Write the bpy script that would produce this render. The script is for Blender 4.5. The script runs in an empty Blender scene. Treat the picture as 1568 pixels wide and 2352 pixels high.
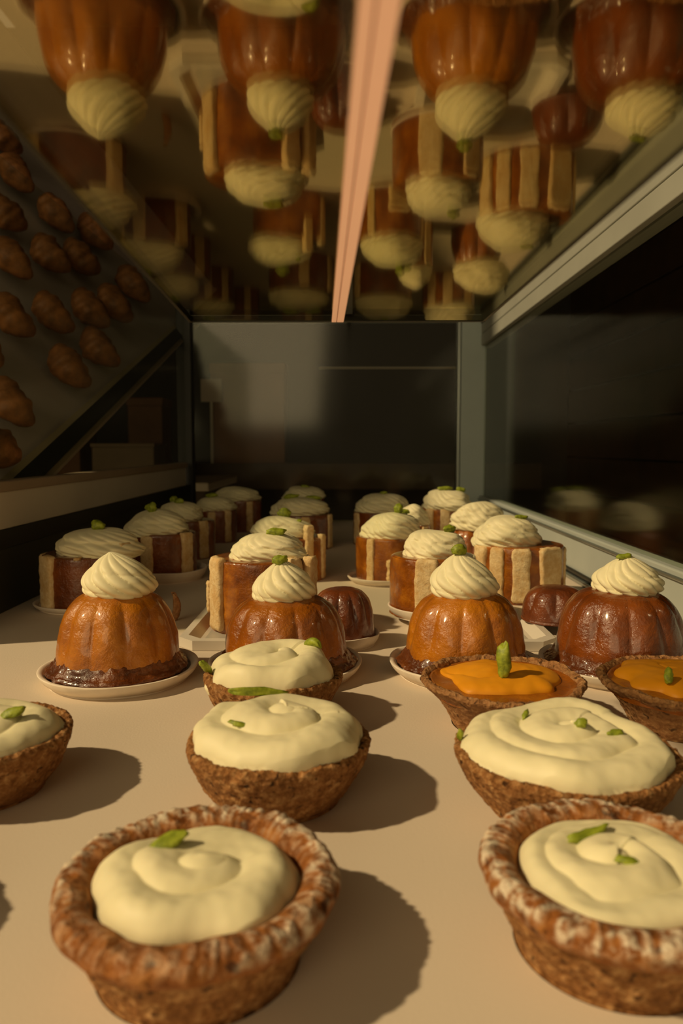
import bpy, math, random
from mathutils import Vector, Matrix, noise
from mathutils.bvhtree import BVHTree

S = 0.01                       # everything below is written in centimetres
scn = bpy.context.scene
COL = scn.collection
PI = math.pi
R = math.radians

# ------------------------------------------------------------------ camera
cam_d = bpy.data.cameras.new('camera'); cam = bpy.data.objects.new('camera', cam_d); COL.objects.link(cam)
cam_d.sensor_fit = 'VERTICAL'; cam_d.sensor_height = 36.0; cam_d.lens = 1740 / 2352 * 36
cam.location = (0, 0, 12.3 * S)
cam.rotation_euler = (R(90) - math.atan(151 / 1740), 0, math.atan(16 / 1740))
cam_d.clip_start = 0.003; cam_d.clip_end = 50
cam_d.dof.use_dof = True; cam_d.dof.focus_distance = 0.40; cam_d.dof.aperture_fstop = 15
scn.camera = cam

# ------------------------------------------------------------------ light
scn.view_settings.view_transform = 'Standard'; scn.view_settings.look = 'None'
scn.view_settings.gamma = 1; scn.view_settings.use_curve_mapping = False
scn.view_settings.exposure = 0.0
w = bpy.data.worlds.new('world'); scn.world = w; w.use_nodes = True
bg = w.node_tree.nodes['Background']; bg.inputs[0].default_value = (1.0, 0.74, 0.40, 1); bg.inputs[1].default_value = 0.19
sun_d = bpy.data.lights.new('sun', 'SUN'); sun = bpy.data.objects.new('sun', sun_d); COL.objects.link(sun)
sun_d.energy = 2.75; sun_d.color = (1.0, 0.76, 0.42); sun_d.angle = 0.03
sun.rotation_euler = Vector((2.6, 0.75, -2.3)).to_track_quat('-Z', 'Y').to_euler()
sun.location = (-2, -0.6, 2)
fill_d = bpy.data.lights.new('front_fill_light', 'AREA'); fill_lamp = bpy.data.objects.new('front_fill_light', fill_d); COL.objects.link(fill_lamp)  # warm fill lamp added in front of the case, no real source
fill_d.shape = 'RECTANGLE'; fill_d.size = 1.3; fill_d.size_y = 0.8; fill_d.energy = 8.5; fill_d.color = (1.0, 0.76, 0.42)
fill_lamp.location = (-0.75, -1.5, 0.62)
fill_lamp.rotation_euler = (Vector((0, 0.5, 0.03)) - Vector((-0.75, -1.5, 0.62))).to_track_quat('-Z', 'Y').to_euler()
scn.cycles.max_bounces = 8; scn.cycles.transparent_max_bounces = 12
scn.cycles.caustics_reflective = False; scn.cycles.caustics_refractive = False

# ------------------------------------------------------------------ materials
class NT:
    def __init__(s, name):
        s.m = bpy.data.materials.new(name); s.m.use_nodes = True
        s.t = s.m.node_tree; s.b = s.t.nodes['Principled BSDF']
        s.out = s.t.nodes['Material Output']
        s.tc = s.t.nodes.new('ShaderNodeTexCoord')
    def n(s, typ, **kw):
        x = s.t.nodes.new(typ)
        for k, v in kw.items(): setattr(x, k, v)
        return x
    def l(s, a, b): s.t.links.new(a, b)
    def noise(s, scale, detail=4, rough=.6, vec=None, dist=0):
        x = s.n('ShaderNodeTexNoise'); x.inputs['Scale'].default_value = scale
        x.inputs['Detail'].default_value = detail; x.inputs['Roughness'].default_value = rough
        x.inputs['Distortion'].default_value = dist
        s.l(vec or s.tc.outputs['Object'], x.inputs['Vector']); return x.outputs['Fac']
    def ramp(s, fac, stops):
        x = s.n('ShaderNodeValToRGB'); e = x.color_ramp.elements
        while len(e) < len(stops): e.new(.5)
        for el, (p, c) in zip(e, stops): el.position = p; el.color = (*c, 1)
        s.l(fac, x.inputs[0]); return x.outputs[0]
    def mix(s, fac, a, b):
        x = s.n('ShaderNodeMix', data_type='RGBA')
        if isinstance(fac, float): x.inputs[0].default_value = fac
        else: s.l(fac, x.inputs[0])
        for sock, v in ((x.inputs[6], a), (x.inputs[7], b)):
            if isinstance(v, tuple): sock.default_value = (*v, 1)
            else: s.l(v, sock)
        return x.outputs[2]
    def bump(s, h, strength=.4, dist=.0006):
        x = s.n('ShaderNodeBump'); x.inputs['Strength'].default_value = strength
        x.inputs['Distance'].default_value = dist; s.l(h, x.inputs['Height'])
        s.l(x.outputs[0], s.b.inputs['Normal'])
    def set(s, **kw):
        for k, v in kw.items():
            i = s.b.inputs[k.replace('_', ' ')]
            if isinstance(v, tuple): i.default_value = (*v, 1)
            elif isinstance(v, (int, float)): i.default_value = v
            else: s.l(v, i)
        return s

M = {}
def simple(name, color, rough=.6, metal=0, nscale=0, var=.25, bump=0, **kw):
    t = NT(name)
    if nscale:
        f = t.noise(nscale, 5)
        dark = tuple(c * (1 - var) for c in color); lite = tuple(min(1, c * (1 + var)) for c in color)
        t.set(Base_Color=t.ramp(f, [(.3, dark), (.7, lite)]))
        if bump: t.bump(f, bump)
    else: t.set(Base_Color=color)
    t.set(Roughness=rough, Metallic=metal, **kw); M[name] = t.m; return t

# paper-lined shelf
t = NT('shelf_paper'); f = t.noise(900, 3, .7); g = t.noise(9, 4)
t.set(Base_Color=t.mix(g, (.66, .56, .44), (.72, .62, .50)), Roughness=.75, Specular_IOR_Level=.25)
t.bump(f, .25, .0003); M['paper'] = t.m
simple('saucer_paper', (.80, .70, .57), .7, nscale=120, var=.08, bump=.2)
simple('tray_white', (.72, .66, .56), .4, nscale=20, var=.05)
simple('tray_recess', (.52, .49, .42), .3, nscale=30, var=.10)
# cream
def cream(name, a, b):
    t = NT(name); f = t.noise(60, 3); f2 = t.noise(500, 3)
    t.set(Base_Color=t.mix(f, a, b), Roughness=.5, Specular_IOR_Level=.3, Subsurface_Weight=.15, Subsurface_Scale=.0012)
    t.b.inputs['Subsurface Radius'].default_value = (1, .7, .35)
    t.bump(f2, .12, .0004); M[name] = t.m
cream('whipped_cream', (.81, .745, .47), (.85, .785, .53))
cream('curd', (.66, .25, .006), (.76, .33, .012))
# pistachio
t = NT('pistachio'); f = t.noise(350, 4)
t.set(Base_Color=t.ramp(f, [(.3, (.12, .16, .006)), (.62, (.34, .40, .025)), (.85, (.52, .54, .11))]), Roughness=.55); t.bump(f, .4); M['pistachio'] = t.m
# shortcrust shells
def crust(name, dark, mid, lite, scale, sugar=None):
    t = NT(name); f = t.noise(scale, 6, .7); g = t.noise(scale * .22, 3)
    v = t.n('ShaderNodeTexVoronoi'); v.inputs['Scale'].default_value = scale * 1.1; t.l(t.tc.outputs['Object'], v.inputs['Vector'])
    c1 = t.ramp(f, [(.34, dark), (.50, mid), (.66, lite)])
    c2 = t.mix(t.ramp(g, [(.35, (0, 0, 0)), (.7, (.55, .55, .55))]), c1, tuple(c * .72 for c in mid))
    c2 = t.mix(t.ramp(t.noise(scale * .75, 2, vec=t.tc.outputs['Object'], dist=.4), [(.30, (1, 1, 1)), (.37, (0, 0, 0))]), c2, tuple(c * .45 for c in dark))
    if sugar:
        a = t.n('ShaderNodeAttribute', attribute_name='sugar')
        k = t.n('ShaderNodeMath', operation='MULTIPLY'); t.l(a.outputs['Fac'], k.inputs[0])
        t.l(t.ramp(t.noise(380, 5), [(.38, (0, 0, 0)), (.56, (1, 1, 1))]), k.inputs[1])
        c2 = t.mix(k.outputs[0], c2, sugar)
    h = t.n('ShaderNodeMath', operation='ADD'); t.l(f, h.inputs[0]); t.l(v.outputs['Distance'], h.inputs[1])
    t.set(Base_Color=c2, Roughness=.72, Specular_IOR_Level=.25); t.bump(h.outputs[0], .95, .0022); M[name] = t.m
crust('crust_brown', (.16, .060, .014), (.40, .175, .052), (.72, .42, .18), 330)
crust('crust_rim', (.19, .058, .011), (.36, .125, .024), (.54, .23, .06), 190, (.78, .66, .50))
crust('crust_pale', (.24, .105, .034), (.42, .20, .075), (.62, .36, .16), 300)
# glaze
def glaze(name, a, b, c, rough=.2, coat=.5):
    t = NT(name); f = t.noise(55, 4); g = t.noise(420, 4, .7)
    t.set(Base_Color=t.ramp(f, [(.28, a), (.5, b), (.72, c)]), Roughness=rough, Coat_Weight=coat, Coat_Roughness=.12,
          Subsurface_Weight=.08, Subsurface_Scale=.0015)
    h = t.n('ShaderNodeMath', operation='MULTIPLY_ADD'); t.l(t.noise(170, 3), h.inputs[0]); h.inputs[1].default_value = 1.6; t.l(g, h.inputs[2])
    t.bump(h.outputs[0], .55, .0011); M[name] = t.m
glaze('baba_amber', (.28, .076, .003), (.42, .135, .004), (.56, .20, .006), .30)
glaze('baba_brown', (.16, .038, .003), (.28, .078, .004), (.40, .125, .006), .25)
glaze('baba_dark', (.10, .024, .007), (.17, .042, .010), (.24, .065, .016), .25)
glaze('syrup', (.05, .012, .003), (.12, .030, .005), (.24, .075, .018), .3, .4)
glaze('cake_glaze', (.12, .027, .003), (.30, .085, .005), (.55, .20, .014), .18, .6)
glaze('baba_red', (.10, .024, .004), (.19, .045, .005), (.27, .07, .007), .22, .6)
glaze('caramel', (.18, .045, .004), (.30, .085, .007), (.42, .13, .012), .25)
t = NT('sponge'); f = t.noise(330, 5, .7); g = t.noise(70, 3)
t.set(Base_Color=t.mix(t.ramp(g, [(.4, (0, 0, 0)), (.72, (.7, .7, .7))]), t.ramp(f, [(.3, (.66, .43, .17)), (.65, (.88, .70, .40))]), (.58, .32, .09)), Roughness=.8)
t.bump(f, .7, .0012); M['sponge'] = t.m
# metals, wood, plastics
simple('dark_trim', (.012, .012, .008), .45)
simple('panel_dark', (.035, .038, .026), .5, nscale=12, var=.2)
simple('plank_white', (.74, .69, .60), .55, nscale=8, var=.05)
simple('plank_edge', (.40, .31, .22), .5, nscale=8, var=.1)
simple('rail_grey', (.42, .46, .43), .45, nscale=15, var=.06)
simple('post_grey', (.44, .53, .52), .5, nscale=10, var=.06)
simple('aluminium', (.40, .40, .34), .5, .1, nscale=15, var=.06)
simple('steel_edge', (.36, .40, .38), .28, .8)
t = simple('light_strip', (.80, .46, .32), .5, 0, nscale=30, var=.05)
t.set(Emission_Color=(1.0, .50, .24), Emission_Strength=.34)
simple('copper_groove', (.20, .07, .02), .6)
simple('board_grey', (.46, .40, .37), .6, nscale=6, var=.15)
simple('bar_edge', (.45, .38, .26), .5)
simple('croissant', (.26, .105, .03), .6, nscale=60, var=.6, bump=.4)
simple('wall_wood', (.05, .024, .009), .5, nscale=14, var=.3)
simple('wall_dark', (.020, .013, .005), .8, nscale=2, var=.3)
simple('wall_brown', (.050, .028, .012), .8, nscale=2, var=.4)
simple('ceil_dark', (.10, .085, .055), .8)
simple('box_brown', (.16, .065, .018), .7, nscale=10, var=.2)
simple('card_tan', (.22, .15, .08), .7, nscale=10, var=.1)
# mirror coating on the shelf's underside
t = NT('mirror_glass')
tr = t.n('ShaderNodeBsdfTransparent'); tr.inputs[0].default_value = (.92, .92, .86, 1)
gl = t.n('ShaderNodeBsdfGlossy'); gl.inputs['Roughness'].default_value = .035; gl.inputs['Color'].default_value = (.94, .81, .50, 1)
mx = t.n('ShaderNodeMixShader'); mx.inputs[0].default_value = .30; t.l(tr.outputs[0], mx.inputs[1]); t.l(gl.outputs[0], mx.inputs[2])
t.l(mx.outputs[0], t.out.inputs[0]); M['mirror'] = t.m
# clear panes
t = NT('clear_glass')
lw = t.n('ShaderNodeLayerWeight'); lw.inputs[0].default_value = .5
pw = t.n('ShaderNodeMath', operation='POWER'); t.l(lw.outputs['Facing'], pw.inputs[0]); pw.inputs[1].default_value = 5
ma = t.n('ShaderNodeMath', operation='MULTIPLY_ADD'); t.l(pw.outputs[0], ma.inputs[0]); ma.inputs[1].default_value = .6; ma.inputs[2].default_value = .025
tr = t.n('ShaderNodeBsdfTransparent'); tr.inputs[0].default_value = (.93, .95, .90, 1)
gl = t.n('ShaderNodeBsdfGlossy'); gl.inputs['Roughness'].default_value = .10
mx = t.n('ShaderNodeMixShader'); t.l(ma.outputs[0], mx.inputs[0]); t.l(tr.outputs[0], mx.inputs[1]); t.l(gl.outputs[0], mx.inputs[2])
t.l(mx.outputs[0], t.out.inputs[0]); M['glass'] = t.m

# ------------------------------------------------------------------ object helpers
def obj(name, verts, faces, mat, parent=None, smooth=True, attr=None):
    me = bpy.data.meshes.new(name)
    me.from_pydata([(x * S, y * S, z * S) for x, y, z in verts], [], faces)
    me.validate(); me.update()
    if smooth:
        for p in me.polygons: p.use_smooth = True
    if attr:
        a = me.attributes.new(attr[0], 'FLOAT', 'POINT')
        for i, v in enumerate(attr[1]): a.data[i].value = v
    me.materials.append(M[mat])
    o = bpy.data.objects.new(name, me); COL.objects.link(o)
    if parent: o.parent = parent
    return o
def tag(o, label, cat, group=None):
    o['label'] = label; o['category'] = cat
    if group: o['group'] = group
    return o
def thing(name, label, cat, loc, rz=0, group=None):
    o = bpy.data.objects.new(name, None); COL.objects.link(o)
    o.empty_display_size = .01
    o.location = Vector(loc) * S; o.rotation_euler = (0, 0, rz)
    return tag(o, label, cat, group)
def struct(o): o['kind'] = 'structure'; return o
def boxv(x0, x1, y0, y1, z0, z1, bev=0):
    import bmesh
    bm = bmesh.new(); bmesh.ops.create_cube(bm, size=1)
    for v in bm.verts:
        v.co = Vector(((x0 + x1) / 2 + v.co.x * (x1 - x0), (y0 + y1) / 2 + v.co.y * (y1 - y0), (z0 + z1) / 2 + v.co.z * (z1 - z0)))
    if bev: bmesh.ops.bevel(bm, geom=bm.edges[:], offset=bev, segments=2, profile=.5, affect='EDGES')
    bm.verts.index_update()
    vs = [tuple(v.co) for v in bm.verts]; fs = [[v.index for v in f.verts] for f in bm.faces]; bm.free()
    return vs, fs
def join(*parts):
    V, F = [], []
    for v, f in parts:
        k = len(V); V += v; F += [[i + k for i in q] for q in f]
    return V, F
def box(name, x0, x1, y0, y1, z0, z1, mat, parent=None, bev=0):
    v, f = boxv(x0, x1, y0, y1, z0, z1, bev); return obj(name, v, f, mat, parent, smooth=False)
def nz(x, y, z, s, seed): return noise.noise(Vector((x * s + seed * 7.31, y * s - seed * 3.7, z * s + seed * 1.9)))
def grid_faces(rows, seg, first_pole=False, last_pole=False):
    F = []
    for i in range(rows - 1):
        for j in range(seg):
            a, b = i * seg + j, i * seg + (j + 1) % seg
            F.append([a, b, b + seg, a + seg])
    return F
def resample(profile, n):
    P = [Vector((a, 0, b)) for a, b in profile]
    # catmull-rom through the points
    out = []
    for i in range(len(P) - 1):
        p0, p1, p2, p3 = P[max(i - 1, 0)], P[i], P[i + 1], P[min(i + 2, len(P) - 1)]
        for k in range(n):
            t = k / n
            q = .5 * ((2 * p1) + (p2 - p0) * t + (2 * p0 - 5 * p1 + 4 * p2 - p3) * t * t + (3 * p1 - p0 - 3 * p2 + p3) * t ** 3)
            out.append((max(q.x, .001), q.z))
    out.append((max(P[-1].x, .001), P[-1].z)); return out
def lathe(profile, seg, fn=None):
    """fn(r, z, theta, i) -> (r, z)"""
    V = []
    for i, (r, z) in enumerate(profile):
        for j in range(seg):
            th = 2 * PI * j / seg
            rr, zz = fn(r, z, th, i) if fn else (r, z)
            V.append((rr * math.cos(th), rr * math.sin(th), zz))
    F = grid_faces(len(profile), seg)
    return V, F
def bvh(o):
    return BVHTree.FromPolygons([v.co.copy() for v in o.data.vertices], [list(p.vertices) for p in o.data.polygons])

# garnish: a lumpy elongated pistachio sliver lying on a surface
def pistachio(parent, on, x, y, L=.8, W=.4, H=.32, rz=0, tilt=0, seed=0, lift=.3, zfix=None, bend=0):
    V, F = [], []
    nu, nv = 12, 16
    for i in range(nu + 1):
        a = PI * i / nu
        for j in range(nv):
            b = 2 * PI * j / nv
            px, py, pz = -math.cos(a), math.sin(a) * math.cos(b), math.sin(a) * math.sin(b)
            k = 1 + .38 * nz(px, py, pz, 1.3, seed + 3) + .16 * nz(px, py, pz, 3.7, seed)
            qx, qy, qz = px * L / 2 * k, py * W / 2 * k, pz * H / 2 * k
            qz += bend * (qx / (L / 2)) ** 2
            V.append((qx, qy, qz))
    F = grid_faces(nu + 1, nv)
    o = obj('pistachio', V, F, 'pistachio', parent)
    z = zfix
    nrm = Vector((0, 0, 1))
    if z is None:
        hit = on.ray_cast(Vector((x * S, y * S, .3)), Vector((0, 0, -1)))
        z = hit[0].z / S if hit[0] else 2
        if hit[0]: nrm = hit[1]
    o.location = Vector((x, y, z + H * lift)) * S
    q = Vector((0, 0, 1)).rotation_difference((nrm * .45 + Vector((0, -.12, 1))).normalized())
    o.rotation_euler = (q.to_matrix() @ Matrix.Rotation(rz, 3, 'Z') @ Matrix.Rotation(tilt, 3, 'Y')).to_euler()
    return o

# flat spoonable swirl used on the tarts
def swirl_cream(parent, Rm, z0, dome, turns, amp, seed, zin=-.5, rot=0, wob=.05, mat='whipped_cream', name='whipped_cream', peak=.0, cx=0, cy=0, pw=.62):
    nr, nt = 70, 160
    V = []
    for i in range(nr + 1):
        u = i / nr
        for j in range(nt):
            th = 2 * PI * j / nt
            uu = u
            edge = 1 + wob * nz(math.cos(th), math.sin(th), 0, 1.5, seed) + wob * .22 * nz(math.cos(th), math.sin(th), 0, 3.2, seed + 5)
            r = Rm * uu * edge
            x, y = r * math.cos(th), r * math.sin(th)
            s = turns * uu ** .9 + th / (2 * PI) + rot + .22 * nz(x, y, 0, .35, seed + 9)
            lobe = abs(math.sin(PI * s)) ** .55
            slope = (s % 1.0)
            fade = min(1, uu / .16) * min(1, (1 - uu) / .10 + .12)
            base = dome * max(0, 1 - uu ** 2.4) ** pw
            z = z0 + base + amp * (lobe - .6) * fade * (1.0 + .5 * nz(x, y, 0, .5, seed + 2)) - amp * .35 * slope * fade
            z += peak * math.exp(-((x - cx) ** 2 + (y - cy) ** 2) / .55) + .10 * nz(x, y, 1, .6, seed + 4) + .025 * nz(x, y, 1, 2.5, seed)
            V.append((x, y, z))
    # roll the edge down and in
    last = [V[nr * nt + j] for j in range(nt)]
    for k, (sc, dz) in enumerate(((1.015, -.10), (1.0, -.24), (.96, zin))):
        for (x, y, z) in last: V.append((x * sc, y * sc, (z0 + (z - z0) * (.6 - .3 * k)) + dz))
    F = grid_faces(nr + 4, nt)
    return obj(name, V, F, mat, parent)

# piped rope of cream: overlapping windings rising to the middle
def rope_cream(parent, Rm, z0, dome, pitch, wd, ht, T, rot, seed, sgn=1, wob=.04, zin=-.45, warp=.42, fill=.15):
    nr, nt = 100, 220; V = []
    Ro = Rm - wd * .96
    hold = .8
    T += hold * .55
    def rad(t): return max(0, Ro - pitch * max(0, t - hold) - .10 * t)
    def pt(t): r = rad(t); a = rot + sgn * 2 * PI * t; return r * math.cos(a), r * math.sin(a)
    ends = [(*pt(0), z0), (*pt(T), z0 + dome)]
    for i in range(nr + 1):
        u = i / nr
        for j in range(nt):
            th = 2 * PI * j / nt
            e = 1 + wob * nz(math.cos(th), math.sin(th), 0, 1.6, seed) + wob * .5 * nz(math.cos(th), math.sin(th), 0, 4.5, seed + 5)
            r = Rm * u * e; x, y = r * math.cos(th), r * math.sin(th)
            wx = x + warp * nz(x, y, 0, .55, seed + 1) + .05 * nz(x, y, 0, 2, seed); wy = y + warp * nz(x, y, 5, .55, seed + 2)
            rr = math.hypot(wx, wy); f = ((math.atan2(wy, wx) - rot) * sgn / (2 * PI)) % 1.0
            z = z0 + fill * max(0, 1 - u ** 3) + dome * .35 * (1 - u)
            k = 0
            while f + k <= T:
                t = f + k; d = rr - rad(t); d /= wd * (1 + .35 * t / T) * (1.45 if d < 0 else .95)
                if abs(d) < 1: z = max(z, z0 + dome * (t / T) ** .75 + ht * (1 - d * d) ** .62 * (1 + .35 * nz(x, y, k, .45, seed + 6)))
                k += 1
            for (ex, ey, ez) in ends:
                d2 = ((wx - ex) ** 2 + (wy - ey) ** 2) / (wd * wd * 1.1)
                if d2 < 1: z = max(z, ez + ht * .95 * (1 - d2) ** .62)
            z += .07 * nz(x, y, 1, .7, seed + 4) + .02 * nz(x, y, 1, 3, seed)
            V.append((x, y, z))
    last = V[-nt:]
    for k, (sc, dz) in enumerate(((1.012, -.10), (1.0, -.22), (.96, zin))):
        for (x, y, z) in last: V.append((x * sc, y * sc, (z0 + (z - z0) * (.6 - .3 * k)) + dz))
    return obj('whipped_cream', V, grid_faces(nr + 4, nt), 'whipped_cream', parent)

# star-nozzle rosette used on babas and cakes
def rosette(parent, Rm, H, z0, seed, ribs=13, twist=2.3, depth=.12, lean=(0, 0), sq=.9, loc=(0, 0), flat=0, oval=1.0, orz=0):
    prof = [(.50, -.04), (.80, -.02), (.97, .10), (1.0, .24), (.95, .40), (.82, .56), (.62, .72), (.40, .86), (.20, .95), (.07, 1.0), (.0, 1.01)]
    if flat: prof = [(.55, -.06), (.88, -.08), (1.0, .06), (1.02, .22), (.96, .44), (.86, .64), (.70, .82), (.50, .94), (.28, 1.0), (.10, 1.03), (.0, 1.03)]
    pr = resample(prof, 6); n = len(pr); V = []; seg = 192
    for i, (r, z) in enumerate(pr):
        t = i / (n - 1)
        for j in range(seg):
            th = 2 * PI * j / seg
            ph = ribs / 2 * (th + twist * (t ** .8) + .25 * nz(math.cos(th), math.sin(th), t, 1.2, seed))
            val = 1 - abs(math.sin(ph)) ** .6
            d = depth * min(1, 4 * t + .2) * (1 if t < .8 else max(0, (1 - t) / .2))
            # a spiral step: each turn of the nozzle leaves a shelf
            st = abs(math.sin(PI * (z * 2.2 + th / (2 * PI)))) ** .6
            rr = Rm * r * (1 - d * val) * (1 - .07 * (1 - st) * (0 if t > .85 else 1)) * (1 + (.22 if flat else .10) * nz(math.cos(th), math.sin(th), z, .9, seed + 3) + (.05 * nz(math.cos(th) * 2, math.sin(th) * 2, z * 5, 1.3, seed + 6) if flat else 0))
            zz = z0 + H * z * (1 + (.16 if flat else .06) * nz(math.cos(th) * r, math.sin(th) * r, 0, .9, seed + 8))
            x, y = rr * math.cos(th), rr * math.sin(th)
            x *= oval
            x, y = x * math.cos(orz) - y * math.sin(orz), x * math.sin(orz) + y * math.cos(orz)
            V.append((x + loc[0] + lean[0] * t * t, y + loc[1] + lean[1] * t * t, zz))
    F = grid_faces(n, seg)
    return obj('whipped_cream', V, F, 'whipped_cream', parent)

# ------------------------------------------------------------------ the display case
XL, XR, YB = -25.6, 21.0, 122.0
struct(box('floor', XL - 1, XR + 4, -8, YB + 4, -1.2, 0, 'paper'))
# right side: low rail, glass, upper beam, corner post
struct(box('trim_1', XR, XR + 1.6, -8, YB, 0.0, 4.4, 'rail_grey', bev=.12))
struct(box('trim_2', XR - .5, XR + .0, -8, YB, 0.0, .45, 'steel_edge', bev=.15))
struct(box('trim_3', XR - .28, XR + .0, -8, YB, .55, .95, 'dark_trim', bev=.1))
struct(box('trim_4', XR - .22, XR + .0, -8, YB, 3.75, 4.05, 'steel_edge', bev=.1))
struct(box('window_3', XR + .6, XR + .9, -8, YB, 4.4, 28.2, 'glass'))
v, f = join(boxv(XR, XR + 2.2, 18, YB + 3, 28.2, 29.9, .08), boxv(XR + .12, XR + 2.2, 18, YB + 3, 29.9, 30.0), boxv(XR, XR + 2.2, 18, YB + 3, 30.0, 31.6, .08))
struct(obj('trim_5', v, f, 'aluminium', None, smooth=False))
struct(box('trim_6', XR - .1, XR + 2.2, 18, YB + 3, 31.62, 33.0, 'dark_trim'))
v, f = join(boxv(17.9, 21.9, YB, YB + 2.5, 0, 33, .1)); struct(obj('trim_7', v, f, 'post_grey', None, smooth=False))
struct(box('trim_8', 17.35, 17.85, YB + .2, YB + 2, 0, 33, 'steel_edge', bev=.1))
# far end pane
struct(box('window_2', -25.2, 17.3, YB + 1.0, YB + 1.3, 0, 33, 'glass'))
# left side: dark panel, black strip, white plank with ledge, glass, corner post
LY0 = 45.0
struct(box('wall_left', XL - 1.2, XL, LY0, YB, 0, 4.7, 'panel_dark', bev=.06))
struct(box('trim_9', XL - 1.2, XL + .1, LY0, YB, 4.7, 6.15, 'dark_trim', bev=.06))
struct(box('trim_10', XL - 1.2, XL + .05, LY0, YB - 3, 6.15, 8.95, 'plank_white', bev=.1))
struct(box('trim_11', XL - 1.2, XL + .25, LY0, YB - 2.4, 8.95, 9.75, 'plank_edge', bev=.12))
struct(box('sun_shade_panel', XL - 2.6, XL - 1.3, 45.5, 56.5, 0, 15.5, 'panel_dark'))  # unseen panel added to block the sun from the nearest left cake
struct(box('window_1', XL - .8, XL - .5, LY0, YB, 9.75, 34, 'glass'))
struct(box('trim_12', XL - 1.9, XL + .5, YB, YB + 2.4, 0, 34, 'dark_trim', bev=.1))

# overhead mirrored shelf
sh = thing('glass_shelf', 'dark mirrored glass shelf overhead, reflecting the pastries below', 'shelf', (0, 0, 17.2))
MY0, MY1 = 3.0, 30.3
def slab(x00, x01, x10, x11, y0, y1, z0, z1):
    v = [(x00, y0, z0), (x01, y0, z0), (x11, y1, z0), (x10, y1, z0), (x00, y0, z1), (x01, y0, z1), (x11, y1, z1), (x10, y1, z1)]
    return v, [[3, 2, 1, 0], [4, 5, 6, 7], [0, 1, 5, 4], [1, 2, 6, 5], [2, 3, 7, 6], [3, 0, 4, 7]]
xe = lambda y: (-5.08 - (y - 11.46) * .0597, 5.46 - (y - 12.9) * .012)
v, f = slab(xe(MY0)[0], xe(MY0)[1], xe(MY1)[0], xe(MY1)[1], MY0, MY1, 0, .22); obj('pane', v, f, 'mirror', sh, smooth=False)
v, f = slab(xe(MY0)[1], xe(MY0)[1] + .10, xe(MY1)[1], xe(MY1)[1] + .10, MY0, MY1, -.02, .24); obj('edge_strip', v, f, 'dark_trim', sh, smooth=False)
v, f = slab(xe(MY1)[0] - .1, xe(MY1)[1] + .1, xe(MY1)[0] - .1, xe(MY1)[1] + .1, MY1, MY1 + .12, -.03, .24); obj('edge_strip', v, f, 'dark_trim', sh, smooth=False)
v, f = slab(xe(MY0)[0] - .10, xe(MY0)[0], xe(MY1)[0] - .10, xe(MY1)[0], MY0, MY1, -.02, .24); obj('edge_strip', v, f, 'dark_trim', sh, smooth=False)
def cx_(y): return .33 - (y - 8.8) * .0358
def strip(d0, d1, z0, z1): return slab(cx_(MY0) + d0, cx_(MY0) + d1, cx_(MY1) + d0, cx_(MY1) + d1, MY0, MY1 - .1, z0, z1)
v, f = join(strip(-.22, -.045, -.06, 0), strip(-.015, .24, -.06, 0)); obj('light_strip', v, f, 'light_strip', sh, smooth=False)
v, f = strip(-.045, -.015, -.03, 0); obj('groove', v, f, 'copper_groove', sh, smooth=False)
# hangers that carry the shelf from the case frame
v, f = join(boxv(-.15, .15, 30, 30.3, .22, 15.5), boxv(-.15, .15, 12, 12.3, .22, 15.5), boxv(-.3, .3, 10, 126, 15.0, 15.6), boxv(-26, 23, 124.2, 125, 14.8, 15.6))
obj('hanger', v, f, 'dark_trim', sh, smooth=False)

# ------------------------------------------------------------------ sloping bread board beyond the left glass
P0 = Vector((-27.6, 62, 9.7)); U = Vector((0, 66, 23.3)).normalized(); Wv = Vector((-1, 0, 1.25)).normalized(); Nn = U.cross(Wv)
if Nn.z < 0: Nn = -Nn
def bp(u, v, n=0): p = P0 + U * u + Wv * v + Nn * n; return tuple(p)
def bslab(u0, u1, v0, v1, n0, n1):
    v = [bp(a, b, n) for n in (n0, n1) for a, b in ((u0, v0), (u1, v0), (u1, v1), (u0, v1))]
    return v, [[3, 2, 1, 0], [4, 5, 6, 7], [0, 1, 5, 4], [1, 2, 6, 5], [2, 3, 7, 6], [3, 0, 4, 7]]
bd = thing('display_board', 'grey sloping display board carrying croissants beyond the left glass', 'board', (0, 0, 0))
v, f = bslab(-14, 105, 0, 120, -1, 0); obj('panel', v, f, 'board_grey', bd, smooth=False)
v, f = bslab(-14, 105, -1.7, 0, -1.2, .25); obj('frame_bar', v, f, 'dark_trim', bd, smooth=False)
v, f = bslab(-14, 105, -.05, .55, .0, .3); obj('bar_edge', v, f, 'bar_edge', bd, smooth=False)
v, f = bslab(-14, 105, -2.4, -1.7, -1.2, -.2); obj('bar_edge', v, f, 'plank_edge', bd, smooth=False)
def croissant(u, v, L, Wd, rz, seed, label):
    V = []; nu, nv = 28, 18
    for i in range(nu + 1):
        a = i / nu; x = (a - .5) * L
        rad = Wd / 2 * (math.sin(PI * a) ** .55) * (1 + .12 * abs(math.sin(a * PI * 5)))
        yb = .9 * (1 - (2 * a - 1) ** 2) * Wd * .35
        for j in range(nv):
            b = 2 * PI * j / nv
            k = 1 + .22 * nz(a * 4, math.cos(b), math.sin(b), 1.1, seed)
            V.append((x, yb + rad * k * math.cos(b), rad * k * math.sin(b) * .8 + Wd * .62))
    c = obj('croissant', V, grid_faces(nu + 1, nv), 'croissant')
    m = Matrix((U, Wv, Nn)).transposed()
    c.matrix_world = Matrix.Translation(Vector(bp(u, v)) * S) @ (m @ Matrix.Rotation(rz, 3, 'Z')).to_4x4()
    tag(c, label, 'pastry', 'croissants on the board beyond the left glass')
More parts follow.
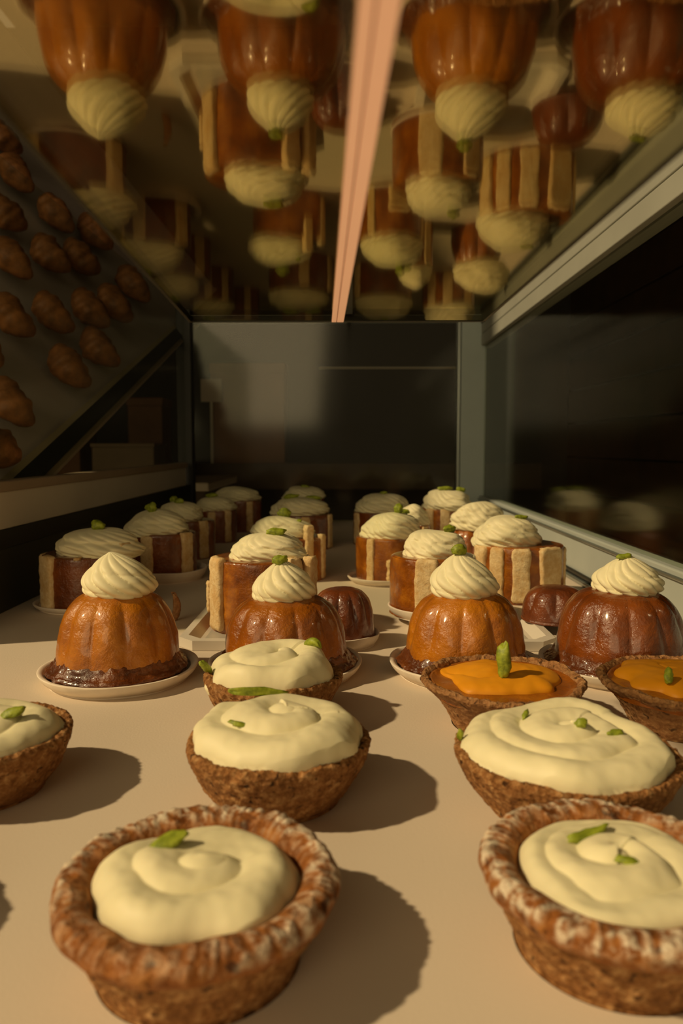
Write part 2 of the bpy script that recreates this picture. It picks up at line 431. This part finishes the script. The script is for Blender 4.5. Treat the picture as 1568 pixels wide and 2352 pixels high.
CRO = [(50, 35), (44.5, 28.5), (32.6, 23.2), (47, 21.7), (25.4, 17.2), (35.5, 16.6), (43.5, 15), (42.2, 7.4), (54, 8.4), (16.2, 11.5), (24.6, 10), (34.2, 8.4), (28.6, 4.0), (4.9, 4.6), (7.6, 10.2), (-1.5, 3.0), (19.0, 4.2), (55.5, 17.8)]
CL = ['croissant highest on the sloping board, at the left edge of the photo', 'second highest croissant on the board, just right of the topmost one', 'croissant at the left photo edge, third down the board', 'croissant under the mirrored shelf edge, left of another at the same height', 'leftmost of the row of three croissants halfway up the board', 'middle one of the row of three croissants halfway up the board', 'rightmost of the row of three croissants halfway up the board', 'croissant nearest the upper half of the black bar', 'croissant farthest right on the board, towards its far corner', 'leftmost croissant of the row just below the row of three', 'second croissant from the left in the row below the row of three', 'third croissant in the row below the row of three, before the bar', 'croissant touching the middle of the black diagonal bar', 'croissant second from the bottom of the board, near the bar foot', 'croissant cut by the left photo edge, above the two lowest ones', 'lowest croissant, at the left edge by the foot of the black bar', 'croissant beside the lower half of the black bar', 'croissant right under the mirrored shelf edge, right of its neighbour']
for i, (a, b) in enumerate(CRO):
    far = .72 + .35 * min(1, a / 80)
    croissant(a, b, 6.6 * far if i not in (13, 14, 15) else 5, 4.6 * far if i not in (13, 14, 15) else 3.5, R(random.Random(i).uniform(62, 105)), i + 3, CL[i])

# ------------------------------------------------------------------ the shop beyond the glass
struct(box('wall_back', -140, 90, 262, 266, -90, 150, 'wall_dark'))
slats = [boxv(75, 79, -30, 262, -90 + 11 * k, -90 + 11 * k + 10.6, .25) for k in range(21)]
v, f = join(*slats, boxv(78, 80, -30, 262, -90, 150)); struct(obj('wall_right', v, f, 'wall_wood', None, smooth=False))
struct(box('trim_13', -142, -140, 64, 262, -90, 300, 'wall_brown'))  # left shop wall, made extra tall to keep sun off post and back wall
struct(box('low_shade_wall', -90, -87, 58, 262, -90, 80, 'wall_brown'))  # wall added under the board to block sun from the far left cakes
struct(box('sun_block_ceiling', -110, 90, -6, 266, 150, 153, 'ceil_dark'))  # unseen overhead slab, added to keep the sun off the right wall
struct(box('trim_14', -10, 40, 261.2, 262, 38.6, 39.2, 'bar_edge'))
struct(box('trim_15', -60, 60, 236, 250, -1, 7.0, 'wall_brown'))
def crate(name, x0, x1, y0, y1, z0, z1, mat, label, cat):
    t = thing(name, label, cat, ((x0 + x1) / 2, (y0 + y1) / 2, z0))
    hx, hy, hz = (x1 - x0) / 2, (y1 - y0) / 2, z1 - z0
    v, f = boxv(-hx, hx, -hy, hy, 0, hz * .9, .2); obj('body', v, f, mat, t, smooth=False)
    v, f = boxv(-hx - .3, hx + .3, -hy - .3, hy + .3, hz * .9, hz, .2); obj('lid', v, f, mat, t, smooth=False)
crate('cardboard_box', -43, -20, 238, 248, 7, 38, 'box_brown', 'tall brown box standing in the dark beyond the far end glass', 'box')
c = thing('price_card', 'small pale card propped before the brown box beyond the end glass', 'card', (-42.5, 236.6, 7))
v, f = boxv(-.4, .4, -.2, .2, 0, 19, .05); obj('stem', v, f, 'bar_edge', c, smooth=False)
v, f = boxv(-3.2, 3.2, -.35, -.2, 19, 26, .05); obj('card', v, f, 'plank_edge', c, smooth=False)
tbl = thing('side_counter', 'low counter in the shadow beyond the left glass', 'counter', (-66, 195, -40))
v, f = boxv(-34, 34, -22, 22, 42, 44, .3); obj('worktop', v, f, 'plank_edge', tbl, smooth=False)
v, f = boxv(-33, 33, -21, 21, 0, 42, .3); obj('cabinet', v, f, 'wall_brown', tbl, smooth=False)
crate('cake_box', -62, -47, 183, 195, 4, 13, 'card_tan', 'wide pale cake box at the front of the shadowed counter, left side', 'box')
crate('cake_box', -58, -49, 200, 210, 4, 25, 'box_brown', 'tall brown box at the back of the shadowed counter, left side', 'box')
crate('cake_box', -78, -66, 186, 198, 4, 16, 'box_brown', 'squat brown box next to the wide pale cake box', 'box')

# ------------------------------------------------------------------ serving trays
def tray(x0, x1, y0, y1, label):
    t = thing('serving_tray', label, 'tray', ((x0 + x1) / 2, (y0 + y1) / 2, 0), 0, 'white trays under the tall cakes')
    a, b = (x1 - x0) / 2, (y1 - y0) / 2
    V, F = [], []
    loops = [(0, 0.02), (0, .62), (-.5, .66), (-1.05, .18), (-1.3, .14)]
    ch = 1.0
    for off, z in loops:
        X, Y, c = a + off, b + off, ch + off * .3
        for p in ((X - c, -Y), (X, -Y + c), (X, Y - c), (X - c, Y), (-X + c, Y), (-X, Y - c), (-X, -Y + c), (-X + c, -Y)): V.append((*p, z))
    n = 8
    for i in range(len(loops) - 1):
        for j in range(n): F.append([i * n + j, i * n + (j + 1) % n, (i + 1) * n + (j + 1) % n, (i + 1) * n + j])
    F.append(list(range(n))[::-1])
    obj('rim', V, F, 'tray_white', t, smooth=False)
    X, Y = a - 1.3, b - 1.3
    v = [(-X, -Y, .14), (X, -Y, .14), (X, Y, .14), (-X, Y, .14), (-X, -Y, .08), (X, -Y, .08), (X, Y, .08), (-X, Y, .08)]
    obj('base', v, [[0, 1, 2, 3], [7, 6, 5, 4], [0, 4, 5, 1], [1, 5, 6, 2], [2, 6, 7, 3], [3, 7, 4, 0]], 'tray_recess', t, smooth=False)
tray(-10.4, -2.5, 44.7, 59.5, 'white rimmed tray under the large striped cake, left corner showing')
tray(4.2, 12.7, 44.7, 55.0, 'white rimmed tray whose right corner shows behind the third baba')

# ------------------------------------------------------------------ tarts
def shell_mesh(parent, Rr, H, rb, seed, kind):
    if kind == 'rimmed':
        prof = [(.02, 0), (rb - .15, 0), (rb, .06), (rb + .28 * (Rr - rb), .30 * H), (rb + .58 * (Rr - rb), .58 * H), (Rr - .24, H * .76), (Rr - .18, H * .82)]
    elif kind == 'rough':
        prof = [(.02, 0), (rb - .18, 0), (rb, .08), (rb + .30 * (Rr - rb), .20 * H), (rb + .64 * (Rr - rb), .48 * H), (rb + .93 * (Rr - rb), .80 * H), (Rr, .93 * H), (Rr - .07, H), (Rr - .22, H * 1.0), (Rr - .42, H * .93), (Rr - .6, H * .75), (.02, H * .55)]
    else:
        prof = [(.02, 0), (rb - .15, 0), (rb, .06), (rb + .35 * (Rr - rb), .45 * H), (rb + .7 * (Rr - rb), .75 * H), (Rr - .02, .92 * H), (Rr - .02, H * .99), (Rr - .16, H * 1.03), (Rr - .38, H * .97), (Rr - .8, H * .72), (.02, H * .6)]
    pr = resample(prof, 9)
    def fn(r, z, th, i):
        cx, sy = math.cos(th), math.sin(th)
        k = min(1, z / .4)
        d = .09 * nz(cx * r, sy * r, z, 1.1, seed) + .035 * nz(cx * r, sy * r, z, 3.5, seed + 2) + .05 * nz(cx * r, sy * r, z, 9, seed + 4)
        rr = r + d * k * (1 if r > 1 else 0)
        zz = z
        if z > H * .85:
            zz += .10 * nz(cx * 3, sy * 3, 0, 1.1, seed + 6) + .04 * nz(cx * r, sy * r, 0, 3.5, seed + 7) + .06 * nz(cx * r, sy * r, 3, 9, seed + 8)
            if kind == 'curd': zz += .16 * nz(cx * 2, sy * 2, 0, .8, seed + 9); rr += .18 * nz(cx, sy, 0, 1.5, seed + 1)
        return rr, max(zz, 0)
    v, f = lathe(pr, 300, fn)
    s = obj('pastry_shell', v, f, 'crust_pale' if kind == 'curd' else 'crust_brown', parent)
    if kind == 'rimmed':
        pr = resample([(Rr - .40, H * .72), (Rr - .16, H * .72), (Rr, H * .83), (Rr - .0, H * .95), (Rr - .18, H * 1.04), (Rr - .48, H * 1.05), (Rr - .80, H * .97), (Rr - .95, H * .78), (Rr - 1.0, H * .40), (.02, H * .36)], 7)
        sug = []
        n = len(pr)
        def fr(r, z, th, i):
            cx, sy = math.cos(th), math.sin(th); t = i / (n - 1)
            top = math.exp(-((t - .42) / .17) ** 2)
            rg = .45 + .55 * nz(cx * 2, sy * 2, 7, 1.1, seed) if seed == 1 else .25
            ridge = .5 + (abs(math.sin(th * 26 + 7 * nz(cx * 3, sy * 3, t, .9, seed) + t * 2)) ** .8 - .5) * max(.15, min(1, rg + .35)) + .9 * nz(cx * r, sy * r, z, 3.2, seed + 11)
            spot = nz(cx * r, sy * r, z, 2.2, seed + 3)
            away = .5 + .5 * math.sin(th + .35)          # icing lies thicker on the far half
            sug.append(max(0, min(1, top * (ridge * 1.7 - .35) * (.2 + 1.4 * away if seed == 1 else 1.15) * (1.3 if spot > -.12 else .6))))
            return r + .04 * (ridge - .5) * top + .08 * nz(cx * r, sy * r, z, 1.4, seed), z + .07 * (ridge - .5) * top + .10 * nz(cx * 3, sy * 3, 0, .9, seed + 6)
        v, f = lathe(pr, 372, fr)
        obj('crimped_rim', v, f, 'crust_rim', s, attr=('sugar', sug))
    return s

def tart(label, X, Y, Rr, H, rb, kind, seed, rot=0, cream_kw=None, nuts=()):
    t = thing('cream_tart' if kind != 'curd' else 'curd_tart', label, 'tart', (X, Y, 0), 0,
              'cream tarts at the front of the case' if kind != 'curd' else 'orange curd tarts behind the cream tarts')
    s = shell_mesh(t, Rr, H, rb, seed, kind)
    if kind == 'curd':
        v, f = lathe(resample([(.02, H * .88), (1.2, H * .90), (Rr - .9, H * .88), (Rr - .40, H * .94), (Rr - .42, H * .7)], 6), 120,
                     lambda r, z, th, i: (r * (1 + .05 * nz(math.cos(th) * 2, math.sin(th) * 2, 0, 1, seed)), z + .06 * nz(r * math.cos(th), r * math.sin(th), 0, .9, seed)))
        obj('caramel_layer', v, f, 'caramel', t)
        c = swirl_cream(t, Rr * .70, H * .90, .50, .6, .14, seed, rot=rot, wob=.30, mat='curd', name='orange_curd', **(cream_kw or {}))
        c.location = (0, .62 * S, 0)
        B = bvh(c)
    else:
        c = rope_cream(t, rot=rot, seed=seed, **cream_kw); B = bvh(c)
    for k, n in enumerate(nuts):
        pistachio(t, B, seed=seed + k, **n)
    return t

tart('sugar-dusted crimped-rim tart at front left with one pistachio sliver on white cream', -3.6, 17.35, 3.35, 2.1, 2.4, 'rimmed', 1, rot=.1,
     cream_kw=dict(Rm=2.5, z0=1.5, dome=.50, pitch=1.2, wd=.70, ht=.68, T=1.6, wob=.03, fill=.12),
     nuts=[dict(x=-.85, y=.60, L=1.05, W=.46, H=.2, rz=R(28), lift=.45)])
tart('sugar-dusted crimped-rim tart at front right, cut by the frame, two pistachio slivers', 6.6, 17.9, 3.3, 2.1, 2.4, 'rimmed', 2, rot=.55,
     cream_kw=dict(Rm=2.5, z0=1.6, dome=.30, pitch=.9, wd=.50, ht=.52, T=2.2, wob=.03, fill=.15),
     nuts=[dict(x=-.35, y=1.05, L=1.35, W=.40, H=.28, rz=R(25), bend=.06, lift=.45), dict(x=.15, y=-.45, L=.62, W=.26, H=.16, rz=R(-15), bend=-.08)])
tart('cream tart in the second row centre, thick cream coil, sliver lying on its far rim', -2.45, 25.8, 3.2, 2.15, 2.15, 'rough', 3, rot=.2,
     cream_kw=dict(Rm=3.0, z0=1.9, dome=.70, pitch=1.3, wd=.78, ht=.75, T=1.8, wob=.07, fill=.15),
     nuts=[dict(x=-1.25, y=-1.0, L=.7, W=.34, H=.16, rz=R(-10)), dict(x=-.95, y=1.55, L=2.0, W=.36, H=.34, rz=R(16), lift=.9)])
tart('widest cream tart, second row right, with green specks on its swirl', 7.4, 25.1, 3.75, 2.1, 2.5, 'rough', 4, rot=.65,
     cream_kw=dict(Rm=3.5, z0=1.95, dome=.45, pitch=1.15, wd=.64, ht=.62, T=2.5, wob=.06, fill=.15),
     nuts=[dict(x=-1.15, y=.95, L=.55, W=.22, H=.26, rz=R(70)), dict(x=.35, y=-.5, L=.42, W=.36, H=.32), dict(x=1.4, y=-.75, L=.62, W=.26, H=.18, rz=R(20)), dict(x=-3.55, y=.25, L=.55, W=.22, H=.2, rz=R(80), tilt=R(70), zfix=2.35)])
tart('cream tart cut off by the left edge of the frame', -13.2, 26.2, 3.15, 2.15, 2.15, 'rough', 5, rot=.35,
     cream_kw=dict(Rm=2.92, z0=1.9, dome=.5, pitch=1.15, wd=.74, ht=.55, T=1.9, wob=.05, fill=.3),
     nuts=[dict(x=1.35, y=-.35, L=.95, W=.62, H=.3, rz=R(10))])
tart('cream tart in the third row before the second baba, pistachio hanging at its left rim', -3.4, 33.5, 3.1, 2.15, 2.15, 'rough', 6, rot=.8,
     cream_kw=dict(Rm=2.88, z0=1.9, dome=.40, pitch=1.3, wd=.85, ht=.9, T=1.4, wob=.08, fill=.2),
     nuts=[dict(x=-3.0, y=-.3, L=.9, W=.45, H=.35, rz=R(60), tilt=R(50), zfix=2.35), dict(x=1.75, y=.7, L=1.0, W=.34, H=.35, rz=R(-35), bend=-.2, lift=.55)])
tart('orange curd tart before the third baba, upright pistachio in the middle', 6.85, 33.0, 3.6, 2.05, 2.2, 'curd', 7,
     nuts=[dict(x=-.05, y=-.5, L=1.6, W=.62, H=.55, rz=R(40), tilt=R(-72), lift=1.25)])
tart('orange curd tart cut off by the right edge of the frame', 14.75, 32.7, 3.6, 2.15, 2.2, 'curd', 8, rot=.4,
     nuts=[dict(x=-1.15, y=-1.1, L=.7, W=.4, H=.4, rz=R(70), tilt=R(-40), lift=.55)])
tart('cream tart left of the front one, outside the frame, only its shadow in view', -14.4, 17.3, 3.3, 2.1, 2.2, 'rough', 9, rot=.5,
     cream_kw=dict(Rm=3.0, z0=1.9, dome=.5, pitch=1.0, wd=.7, ht=.55, T=1.8, wob=.05))

# ------------------------------------------------------------------ paper saucers
def saucer(X, Y, Rs, label, seed, h=.72, z=0):
    pr = resample([(.02, 0), (Rs * .80, 0), (Rs * .86, .05), (Rs * .955, h * .5), (Rs, h * .96), (Rs * .985, h * 1.05), (Rs * .95, h * 1.0), (Rs * .90, h * .78), (Rs * .80, .30), (.02, .24)], 5)
    v, f = lathe(pr, 96, lambda r, q, th, i: (r * (1 + .025 * nz(math.cos(th), math.sin(th), 0, 1.5, seed)), q * (1 + .12 * nz(math.cos(th), math.sin(th), 0, 1.3, seed + 4))))
    o = obj('paper_saucer', v, f, 'saucer_paper'); o.location = (X * S, Y * S, z * S)
    return tag(o, label, 'saucer', 'paper saucers under the babas and cakes')

# ------------------------------------------------------------------ babas
def baba(label, X, Y, Rb, H, mat, seed, cr=None, nut=None, skirt=True, z=.3, lobes=11, rot=0):
    t = thing('rum_baba', label, 'baba', (X, Y, z), 0, 'glazed babas in the case')
    k = H / 4.3
    pr = resample([(.02, 0), (Rb * .93, 0), (Rb, .25), (Rb * 1.0, .8 * k), (Rb * .985, 1.7 * k), (Rb * .93, 2.6 * k), (Rb * .83, 3.35 * k), (Rb * .66, 3.93 * k), (Rb * .43, 4.24 * k), (.02, 4.3 * k)], 7)
    def fn(r, q, th, i):
        u = q / H
        fl = math.exp(-((u - .60) / .32) ** 2)
        g = abs(math.sin(lobes / 2 * th + rot)) ** .7
        d = -.26 * (1 - g) * fl + .08 * nz(math.cos(th) * 2, math.sin(th) * 2, q, .6, seed) + .03 * nz(math.cos(th) * r, math.sin(th) * r, q, 2, seed)
        return r + (d if r > .3 else 0), q
    v, f = lathe(pr, 180, fn); obj('cake_body', v, f, mat, t)
    if skirt:
        pr = resample([(Rb * .92, .12), (Rb * 1.10, .22), (Rb * 1.155, .36), (Rb * 1.13, .50), (Rb * 1.06, .66), (Rb * 1.01, .95), (Rb * .95, 1.2)], 5)
        v, f = lathe(pr, 180, lambda r, q, th, i: (r + (.12 * nz(math.cos(th) * 3, math.sin(th) * 3, q, 1.2, seed + 1) + .09 * nz(math.cos(th) * 3, math.sin(th) * 3, q, 4, seed + 2)) * min(1, i / 4), q + (.07 * nz(math.cos(th) * 3, math.sin(th) * 3, 0, 2.5, seed + 3) + .06 * nz(math.cos(th) * 3, math.sin(th) * 3, q * 3, 6, seed + 4)) * min(1, i / 4)))
        obj('syrup_skirt', v, f, 'syrup', t)
    if cr:
        c = rosette(t, z0=H - .22, seed=seed, **cr)
        if nut: pistachio(t, bvh(c), seed=seed + 40, **nut)
    return t

BG = dict(ribs=13, twist=2.4)
saucer(-12.15, 39.4, 4.1, 'oval paper saucer under the left amber baba', 1)
baba('amber fluted baba at far left of its row, cream peak without pistachio', -12.25, 39.4, 3.15, 4.45, 'baba_amber', 11,
     dict(Rm=2.0, H=2.25, ribs=13, twist=2.3, lean=(-.55, -.1), loc=(.25, 0), depth=.12))
saucer(-3.4, 40.4, 4.15, 'paper saucer mostly hidden behind the third-row cream tart', 2)
baba('brown fluted baba behind the third-row cream tart, pistachio on top', -3.4, 40.4, 3.35, 4.0, 'baba_brown', 12,
     dict(Rm=1.83, H=2.1, loc=(-.1, 0), depth=.13, **BG), dict(x=-.30, y=-.25, L=.85, W=.5, H=.55, rz=R(15)), rot=.8)
saucer(6.35, 40.5, 4.15, 'paper saucer behind the orange curd tart, left rim showing', 3)
baba('amber brown baba behind the orange curd tart, pistachio on its cream peak', 6.35, 40.5, 3.2, 4.2, 'baba_amber', 13,
     dict(Rm=1.85, H=2.3, loc=(-.15, 0), lean=(-.25, 0), depth=.11, **BG), dict(x=-.45, y=-.15, L=.75, W=.6, H=.6), rot=.4)
saucer(14.7, 40.6, 4.2, 'paper saucer under the rightmost baba', 4)
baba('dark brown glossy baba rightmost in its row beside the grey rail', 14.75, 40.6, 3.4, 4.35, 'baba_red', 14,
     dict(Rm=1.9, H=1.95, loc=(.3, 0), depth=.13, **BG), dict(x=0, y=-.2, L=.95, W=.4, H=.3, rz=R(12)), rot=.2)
saucer(-0.4, 46.6, 2.35, 'paper saucer under the plain dark baba behind the second baba', 5)
baba('plain dark baba without cream, right behind the second baba', -0.4, 46.6, 2.05, 3.2, 'baba_dark', 15, skirt=False)
baba('plain dark lumpy baba without cream at the right tray corner', 13.9, 50.4, 2.2, 2.3, 'baba_dark', 16, skirt=False, z=.64, lobes=7)
baba('small brown baba with bare cream top in the far right group', 13.2, 80, 2.7, 4.0, 'baba_brown', 17,
     dict(Rm=2.75, H=2.55, loc=(.35, 0), lean=(.8, 0), depth=.065, flat=1, ribs=15, twist=3.2), skirt=False, z=0)

# ------------------------------------------------------------------ striped cakes
def cake(label, X, Y, Rb, H, seed, strips, cr, nuts=(), z=.0, mat=None):
    mat = mat or ('baba_red' if seed in (21, 22, 23, 24, 25, 26, 27, 31) else 'cake_glaze')  # shade on the left and far cakes put into a darker glaze
    t = thing('striped_cake', label, 'cake', (X, Y, z), 0, 'striped glazed cakes with cream tops')
    pr = resample([(.02, 0), (Rb * .93, 0), (Rb, .15), (Rb * 1.01, .5 * H), (Rb, H - .3), (Rb * .95, H - .06), (Rb * .82, H), (.02, H - .02)], 6)
    v, f = lathe(pr, 140, lambda r, q, th, i: (r + (.10 * nz(math.cos(th) * r, math.sin(th) * r, q * .3, .7, seed) + .03 * nz(math.cos(th) * r, math.sin(th) * r, q, 3, seed) if r > .5 else 0), q))
    obj('cake_body', v, f, mat, t)
    for k, s in enumerate(strips):
        deg, wd, z0, z1 = s[:4]; out = s[4] if len(s) > 4 else .18
        a = R(deg) - PI / 2
        V, nu, nv = [], 16, 20
        th = .7
        for i in range(nv + 1):
            q = i / nv
            for j in range(nu):
                b = 2 * PI * j / nu
                px, py = math.cos(b), math.sin(b)
                ex = math.copysign(abs(px) ** .4, px) * wd / 2; ey = math.copysign(abs(py) ** .4, py) * th / 2
                sh_ = 1 if 0 < i < nv else .8
                w_ = 1 + .14 * nz(q * 5, k, 0, 1, seed + k)
                ex = ex * sh_ * w_ + .07 * nz(px, q * 6, k, 2, seed); ey *= sh_
                V.append((ex, ey + .08 * nz(px, py, q * 8, 1.5, seed + k), z0 + (z1 - z0) * q + .1 * nz(px * 2, py, q, 1.4, seed + k)))
        V.append((0, 0, z0)); V.append((0, 0, z1)); n = len(V)
        F = grid_faces(nv + 1, nu) + [[(j + 1) % nu, j, n - 2] for j in range(nu)] + [[nv * nu + j, nv * nu + (j + 1) % nu, n - 1] for j in range(nu)]
        rad = Rb + out - th / 2
        ca, sa = math.cos(a), math.sin(a)
        V = [(ca * (rad + ey) - sa * ex, sa * (rad + ey) + ca * ex, zz) for ex, ey, zz in V]
        obj('sponge_strip', V, F, 'sponge', t)
    cr['H'] *= .92
    c = rosette(t, z0=H - .12, seed=seed, **cr); B = bvh(c)
    for k, n in enumerate(nuts): pistachio(t, B, seed=seed + 60 + k, **n)
    return t
FL = dict(flat=1, depth=.065, ribs=15, twist=3.6)
def nut(x=0, y=0, L=.9, W=.6, H=.5, rz=0, **k): return dict(x=x, y=y, L=L, W=W, H=H, rz=R(rz), **k)

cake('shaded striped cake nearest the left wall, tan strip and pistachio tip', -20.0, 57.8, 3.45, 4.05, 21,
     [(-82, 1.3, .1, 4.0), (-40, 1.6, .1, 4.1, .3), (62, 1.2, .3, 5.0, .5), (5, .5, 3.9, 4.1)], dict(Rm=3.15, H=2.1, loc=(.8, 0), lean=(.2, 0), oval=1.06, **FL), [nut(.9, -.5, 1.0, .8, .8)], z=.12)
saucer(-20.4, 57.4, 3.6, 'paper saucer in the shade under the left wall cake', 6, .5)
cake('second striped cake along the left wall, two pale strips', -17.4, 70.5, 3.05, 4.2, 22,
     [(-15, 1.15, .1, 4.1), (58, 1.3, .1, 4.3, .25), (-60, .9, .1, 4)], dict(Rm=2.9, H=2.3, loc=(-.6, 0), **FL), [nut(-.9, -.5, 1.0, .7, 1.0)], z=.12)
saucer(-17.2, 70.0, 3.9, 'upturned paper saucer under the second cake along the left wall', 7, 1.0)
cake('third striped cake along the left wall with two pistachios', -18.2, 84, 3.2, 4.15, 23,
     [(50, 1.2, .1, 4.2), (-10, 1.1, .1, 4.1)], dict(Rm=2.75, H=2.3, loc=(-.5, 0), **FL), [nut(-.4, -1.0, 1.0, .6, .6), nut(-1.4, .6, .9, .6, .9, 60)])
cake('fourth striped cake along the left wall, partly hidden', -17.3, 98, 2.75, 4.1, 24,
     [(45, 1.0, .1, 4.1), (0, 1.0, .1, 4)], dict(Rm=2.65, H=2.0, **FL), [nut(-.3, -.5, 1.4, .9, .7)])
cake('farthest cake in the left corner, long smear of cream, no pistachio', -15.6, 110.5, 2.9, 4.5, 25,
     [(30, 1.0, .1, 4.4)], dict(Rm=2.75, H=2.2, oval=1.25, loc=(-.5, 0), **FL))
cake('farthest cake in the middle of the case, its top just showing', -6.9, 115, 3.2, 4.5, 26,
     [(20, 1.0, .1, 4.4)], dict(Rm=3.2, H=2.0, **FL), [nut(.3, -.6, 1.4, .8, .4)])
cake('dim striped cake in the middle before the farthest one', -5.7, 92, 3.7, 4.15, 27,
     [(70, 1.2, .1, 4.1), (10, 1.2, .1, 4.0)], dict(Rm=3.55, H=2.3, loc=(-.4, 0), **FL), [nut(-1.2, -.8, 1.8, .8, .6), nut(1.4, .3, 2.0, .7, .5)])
cake('cream-topped cake directly behind the large striped tray cake', -5.4, 70.5, 3.2, 3.95, 28,
     [(72, .9, .1, 4.2), (35, .8, 2.4, 5.2, .3)], dict(Rm=2.95, H=2.15, loc=(-.9, 0), **FL), [nut(-.7, .9, 1.3, .8, 1.1), nut(.9, -1.4, .5, .3, .3)])
cake('large striped cake in the left tray behind the second baba', -5.9, 50.8, 3.35, 4.75, 29,
     [(-52, 1.35, .2, 4.95, .3), (42, 1.15, .3, 5.0, .5), (66, 1.1, 1.2, 4.95, .7), (-72, .7, 1.2, 3.2, .35)], dict(Rm=2.5, H=1.75, loc=(.6, -.2), oval=1.08, **FL), [nut(1.1, -.7, 1.4, .65, .5, 8)], z=.14)
cake('striped cake on its own saucer, middle right, pistachio on peak', 3.6, 69, 2.85, 4.0, 30,
     [(-35, .75, .1, 4.0), (14, 1.9, .1, 2.2, .5), (42, .6, .1, 2.2, .35), (80, 1, .1, 4)], dict(Rm=2.8, H=2.5, loc=(.2, 0), **FL), [nut(.9, -.4, .9, .9, 1.1), nut(1.5, .6, 1.0, .6, .5)], z=.12)
saucer(3.4, 68.6, 3.5, 'paper saucer under the middle right striped cake', 8, .55)
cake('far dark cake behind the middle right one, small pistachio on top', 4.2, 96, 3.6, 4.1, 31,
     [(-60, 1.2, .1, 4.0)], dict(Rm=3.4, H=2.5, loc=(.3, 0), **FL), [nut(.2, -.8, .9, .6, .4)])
cake('cream-topped cake half hidden behind the middle right striped cake', 6.5, 78.5, 2.0, 4.2, 32,
     [(40, .8, .1, 4.1)], dict(Rm=1.75, H=2.2, loc=(.2, 0), **FL))
cake('striped cake in the far right corner before the grey post', 13.1, 102, 3.4, 4.1, 33,
     [(-45, 1.3, .1, 4.1), (-8, 1.3, .1, 4.1), (40, 1.2, .1, 4.1)], dict(Rm=3.5, H=2.6, loc=(.1, 0), **FL), [nut(-.1, -.3, 1.9, .9, .6, 10), nut(2.0, .3, 1.2, .7, .8)])
cake('big bright cake with broad pale strips beside the right rail', 13.9, 61.5, 3.55, 4.45, 34,
     [(-68, 1.4, .2, 4.4, .3), (-40, 1.2, .2, 4.4, .2), (-9, 1.35, .2, 4.4, .2), (31, 2.1, .2, 4.45, .25), (75, 1.0, .1, 4.2)], dict(Rm=2.7, H=2.6, loc=(-.9, 0), lean=(.3, 0), **FL), [nut(-.1, -.9, 1.1, .5, .4, 12)])
cake('striped cake on a saucer just behind the third baba', 6.0, 53.0, 3.0, 4.05, 35,
     [(-15, 1.6, .2, 4.1, .2), (40, 1.4, .2, 4.0)], dict(Rm=2.2, H=2.15, loc=(-.1, 0), lean=(.3, 0), **FL), [nut(1.05, -.5, .95, .55, .6, 35)], z=.66)
saucer(6.0, 52.6, 3.2, 'paper saucer behind the third baba, under a striped cake', 9, .7, z=.5)

# small broken biscuit behind the left baba
V = []
for i in range(13):
    q = i / 12; a = R(-60 + 120 * q)
    for j in range(12):
        b = 2 * PI * j / 12; w_ = .42 * (.5 + .5 * math.sin(PI * min(1, q + .12)))
        V.append((1.0 * math.cos(a) * .5 + w_ * math.cos(b) * .7 + .06 * nz(q * 4, math.cos(b), 0, 2, 3), w_ * math.sin(b) * .6, 1.05 + 1.15 * math.sin(a) + .05 * nz(q * 4, math.sin(b), 1, 2, 4)))
bp_ = obj('biscuit_piece', V, grid_faces(13, 12) + [list(range(12))[::-1], list(range(144, 156))], 'crust_pale')
bp_.location = (-12.6 * S, 52.6 * S, 0)
tag(bp_, 'small curled biscuit piece standing just behind the left amber baba', 'biscuit')
